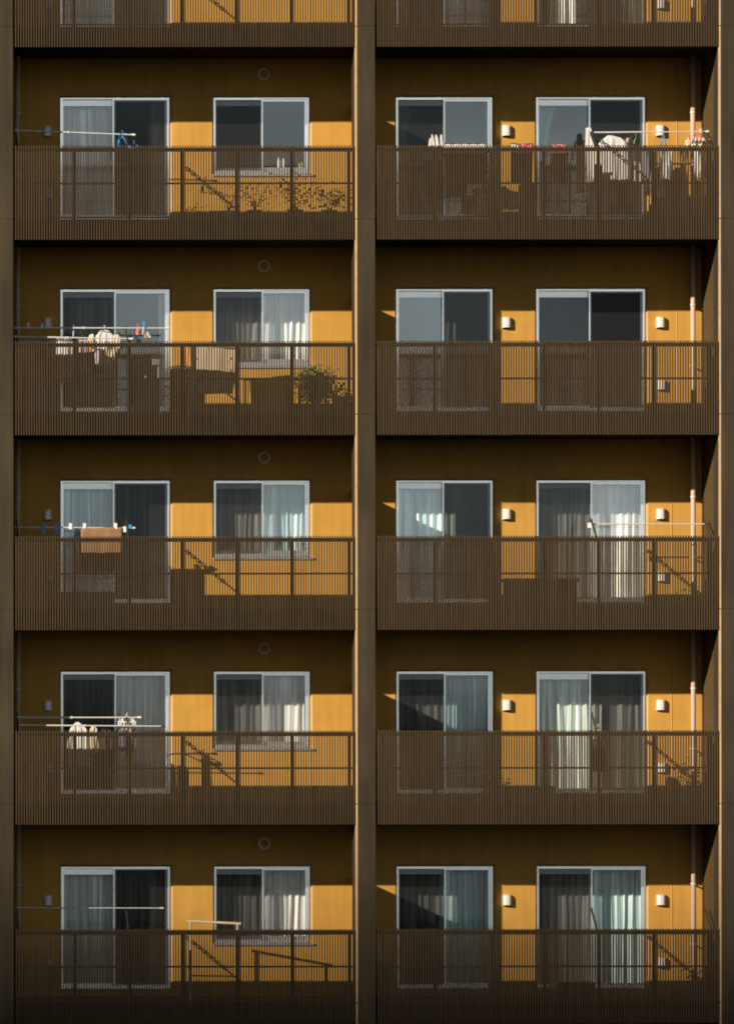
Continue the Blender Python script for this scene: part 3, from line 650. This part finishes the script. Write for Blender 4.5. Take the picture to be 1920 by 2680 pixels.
# bottom left balcony
pole(5, 43, 2375, 424, 2376, 1.12, 'single thin laundry pole high above the slats, '+where(5, 'left'), r=.011)
root = empty('drying_rack', (X(560, .8), .8, Z(FL(5)))); tag(root, 'pale drying rack with a sloping top bar rising above the slats, bottom left balcony', 'drying rack')
a, b = Vector((X(489, 1.0), 1.0, Z(2410, 1.0))), Vector((X(631, .6), .6, Z(2417, .6)))
m = MB(); m.tube([a, b], .021, 10); m.build('top_bar', M['wood'], root)
for p in (a.lerp(b, .06), a.lerp(b, .93)):
    m = MB(); m.tube([p, (p.x, p.y, Z(FL(5)))], .02, 8); m.build('leg', M['wood'], root)
m = MB(); p, q = a.lerp(b, .06), a.lerp(b, .93); m.tube([(p.x, p.y, Z(2560)), (q.x, q.y, Z(2560))], .012, 8); m.build('lower_bar', M['wood'], root)

# top full right balcony
pole(1, 1548, 347, 1853, 345, 1.14, 'dark laundry pole carrying white washing and a pink hanger, '+where(1, 'right'), r=.013, caps=('k', 'w'))
cloth([(354, 1590, 1600), (362, 1582, 1625), (370, 1570, 1638), (380, 1566, 1644), (430, 1572, 1650), (478, 1582, 1648)], 1.16, 'shirt', M['white'],
      'big bright white shirt under the left half of the pole, top full right balcony', 'shirt', amp=.014, wl=.2, thick=.05)
cloth([(362, 1640, 1650), (385, 1632, 1662), (480, 1645, 1690)], 1.2, 'shirt', M['lilac'], 'pale lilac shirt right beside the big white shirt', 'shirt')
cloth([(335, 1533, 1547), (380, 1532, 1556), (440, 1533, 1555), (492, 1533, 1550)], 1.5, 'towel', M['white'], 'long narrow white towel left of the pole, top full right balcony', 'towel', amp=.01)
cloth([(388, 1558, 1566), (430, 1554, 1564)], 1.15, 'washcloth', M['cream'], 'small cream cloth between the long towel and the white shirt', 'cloth')
for px, c, tx in ((1656, 'dark', 'dark hanger left of the green hanger'), (1664, 'green', 'green hanger on the dark pole')): hanger(px, 352, 1.14, M[c], tx+', top full right balcony', 16, 26, turn=.8)
cloth([(352, 1650, 1660), (378, 1646, 1668), (420, 1650, 1666)], 1.18, 'shirt', M['dark'], 'dark shirt below the dark and green hangers', 'shirt')
cloth([(392, 1682, 1704), (440, 1684, 1704), (480, 1688, 1700)], 1.15, 'shirt', M['slate'], 'slate blue shirt with a white collar left of the blue hanger', 'shirt')
cloth([(392, 1688, 1694), (432, 1688, 1694)], 1.16, 'washcloth', M['orange'], 'narrow orange cloth against the slate blue shirt', 'cloth')
hanger(1736, 342, 1.14, M['blue'], 'slim pale blue hanger in front of the sunny wall and vent', 16, 40, turn=.5)
cloth([(388, 1724, 1762), (420, 1724, 1762), (475, 1726, 1758)], 1.14, 'washcloth', M['white'], 'striped white cloth below the slim blue hanger', 'cloth', wl=.05, amp=.03)
pinch_hanger(1826, 343, 1.12, 58, 'pink pinch hanger at the right end of the pole, top full right balcony', M['pink'], 1)
cloth([(366, 1795, 1846), (372, 1793, 1848), (384, 1793, 1846)], 1.08, 'washcloth', M['cream'], 'pale folded cloth on the pink pinch hanger', 'cloth', thick=.05)
cloth([(390, 1812, 1842), (430, 1813, 1836), (466, 1815, 1828)], 1.16, 'towel', M['white'], 'white towel tapering below the pink pinch hanger', 'towel')
cloth([(390, 1776, 1800), (425, 1778, 1798)], 1.14, 'washcloth', M['tan'], 'small tan cloth left of the tapering white towel', 'cloth')
for px, c in ((1806, 'cream'),):
    peg(px+26, 343, 1.14, M[c], 'cream peg near the right tip of the dark pole', 12, 8)
# things hung over the inside of the railing
cloth([(376, 1163, 1274), (384, 1162, 1276), (480, 1164, 1272)], .42, 'blanket', M['dark'], 'dark blanket with a white upper hem over the railing, top full right balcony', 'blanket', amp=.01, wl=.3, thick=.02)
cloth([(378, 1162, 1276), (388, 1162, 1276)], .39, 'sheet', M['white'], 'white sheet edge laid over the dark blanket on the railing', 'sheet', amp=.008, wl=.09, thick=.03)
cloth([(376, 1336, 1395), (384, 1335, 1396), (482, 1338, 1394)], .42, 'blanket', M['maroon'], 'dark brown-red blanket hung over the railing in front of the sunny wall', 'blanket', amp=.01, wl=.2, thick=.02)
cloth([(379, 1336, 1362), (387, 1336, 1362)], .39, 'sheet', M['white'], 'small white cloth on the left half of the brown-red blanket', 'cloth', amp=.005, thick=.03)
cloth([(379, 1364, 1396), (387, 1364, 1396)], .39, 'sheet', M['pink'], 'small pink cloth on the right half of the brown-red blanket', 'cloth', amp=.005, thick=.03)
cloth([(379, 1445, 1484), (386, 1444, 1485)], .39, 'sheet', M['pink'], 'small bright pink cloth at the top of the magenta towel', 'cloth', amp=.005, thick=.03)
cloth([(386, 1444, 1485), (430, 1442, 1484), (482, 1446, 1482)], .43, 'towel', M['magenta'], 'magenta towel over the railing in front of the wider door', 'towel', amp=.01, wl=.2)
for j, (px, tx) in enumerate(((1126, 'leftmost of the upright white socks clipped above the slats'), (1136, 'second upright white sock, tallest of them, clipped above the slats'), (1146, 'third upright white sock from the left clipped above the slats'), (1157, 'rightmost upright white sock, broadest, clipped above the slats'))):
    y0 = (362, 352, 352, 352)[j]; sl = (2, -4, -4, -1)[j]
    cloth([(y0, px-2+sl, px+1+sl), (y0+8, px-4+sl*.6, px+3+sl*.6), (384, px-4, px+5)], .38, 'sock', M['white'], tx, 'sock', amp=.003, thick=.03, group='white socks above the slats')
cloth([(438, 1110, 1128), (455, 1107, 1130), (468, 1106, 1128)], .6, 'washcloth', M['blue'], 'small bright blue cloth half way down behind the slats, top full right balcony', 'cloth')
cloth([(452, 1096, 1104), (478, 1088, 1098)], .6, 'washcloth', M['green'], 'yellow-green strip of cloth beside the small blue cloth', 'cloth')
box_thing('plastic_crate', 1246, 1272, 490, 562, .9, 1.3, M['wplas'], 'upright pale plastic box under the dark blanket', 'plastic box', handle=False)
cloth([(488, 1316, 1322), (496, 1292, 1330), (505, 1290, 1362), (520, 1290, 1360), (550, 1292, 1356)], .95, 'towel', M['white'], 'crumpled white towel heap low in front of the sunny wall', 'towel', amp=.03, wl=.12, thick=.08)
box_thing('wooden_stand', 1362, 1402, 482, FL(1)+4, 1.1, 1.5, M['tan'], 'tan box beside the crumpled white towel', 'box', lid=False, handle=False)
# middle right balcony
pole(3, 1545, 1372, 1850, 1372, 1.0, 'greenish white laundry pole with mint green ends, '+where(3, 'right'), r=.012, caps=('w', 'g'))
peg(1544, 1375, .98, M['wplas'], 'mint white clip at the left end of the greenish pole', 14, 14)
box_thing('storage_chest', 1323, 1511, 1514, FL(3)+6, .75, 1.25, M['box'], 'long black storage chest in the middle, '+where(3, 'right'), 'chest')
plant('potted_plant', 1822, FL(3), 1.2, 44, 60, M['leaf'], 'small dark plant in the right corner, '+where(3, 'right'), n=120, leaf=.05, seed=31)
# second right balcony from the top
plant('climbing_plant', 1858, FL(2), .8, 12, 200, M['leaf'], 'thin twiggy plant just topping the slats at the right end, '+where(2, 'right'), n=50, leaf=.035, shape='tall', seed=33, potr=.08, poth=.12)
# fourth right balcony
cloth([(1935, 1552, 1566), (1942, 1549, 1584), (2020, 1550, 1586)], .8, 'shirt', M['dark'], 'dark shirt hanging below the laundry arm, fourth right balcony', 'shirt', amp=.015)
peg(1562, 1904, .6, M['cream'], 'yellowish peg on the laundry arm above the dark shirt', 18, 8)
box_thing('storage_box', 1386, 1452, 2058, FL(4)+6, .8, 1.2, M['leaf'], 'low green storage box between the two doors, fourth right balcony', 'storage box')
plant('potted_plant', 1800, FL(4), 1.2, 80, 105, M['leaf'], 'feathery plant beside the drain pipe, fourth right balcony', n=260, leaf=.05, shape='tall', seed=35)
plant('potted_plant', 1300, FL(4), 1.2, 46, 60, M['leaf'], 'low plant right of the narrower door, fourth right balcony', n=150, leaf=.06, seed=36)
# bottom right balcony
plant('potted_plant', 1815, FL(5), 1.2, 60, 80, M['leaf'], 'dark plant in the right corner, '+where(5, 'right'), n=150, leaf=.05, seed=37)
box_thing('storage_box', 1470, 1556, 2572, FL(5)+6, 1.2, 1.6, M['box'], 'low black box in front of the wider door, bottom right balcony', 'storage box')
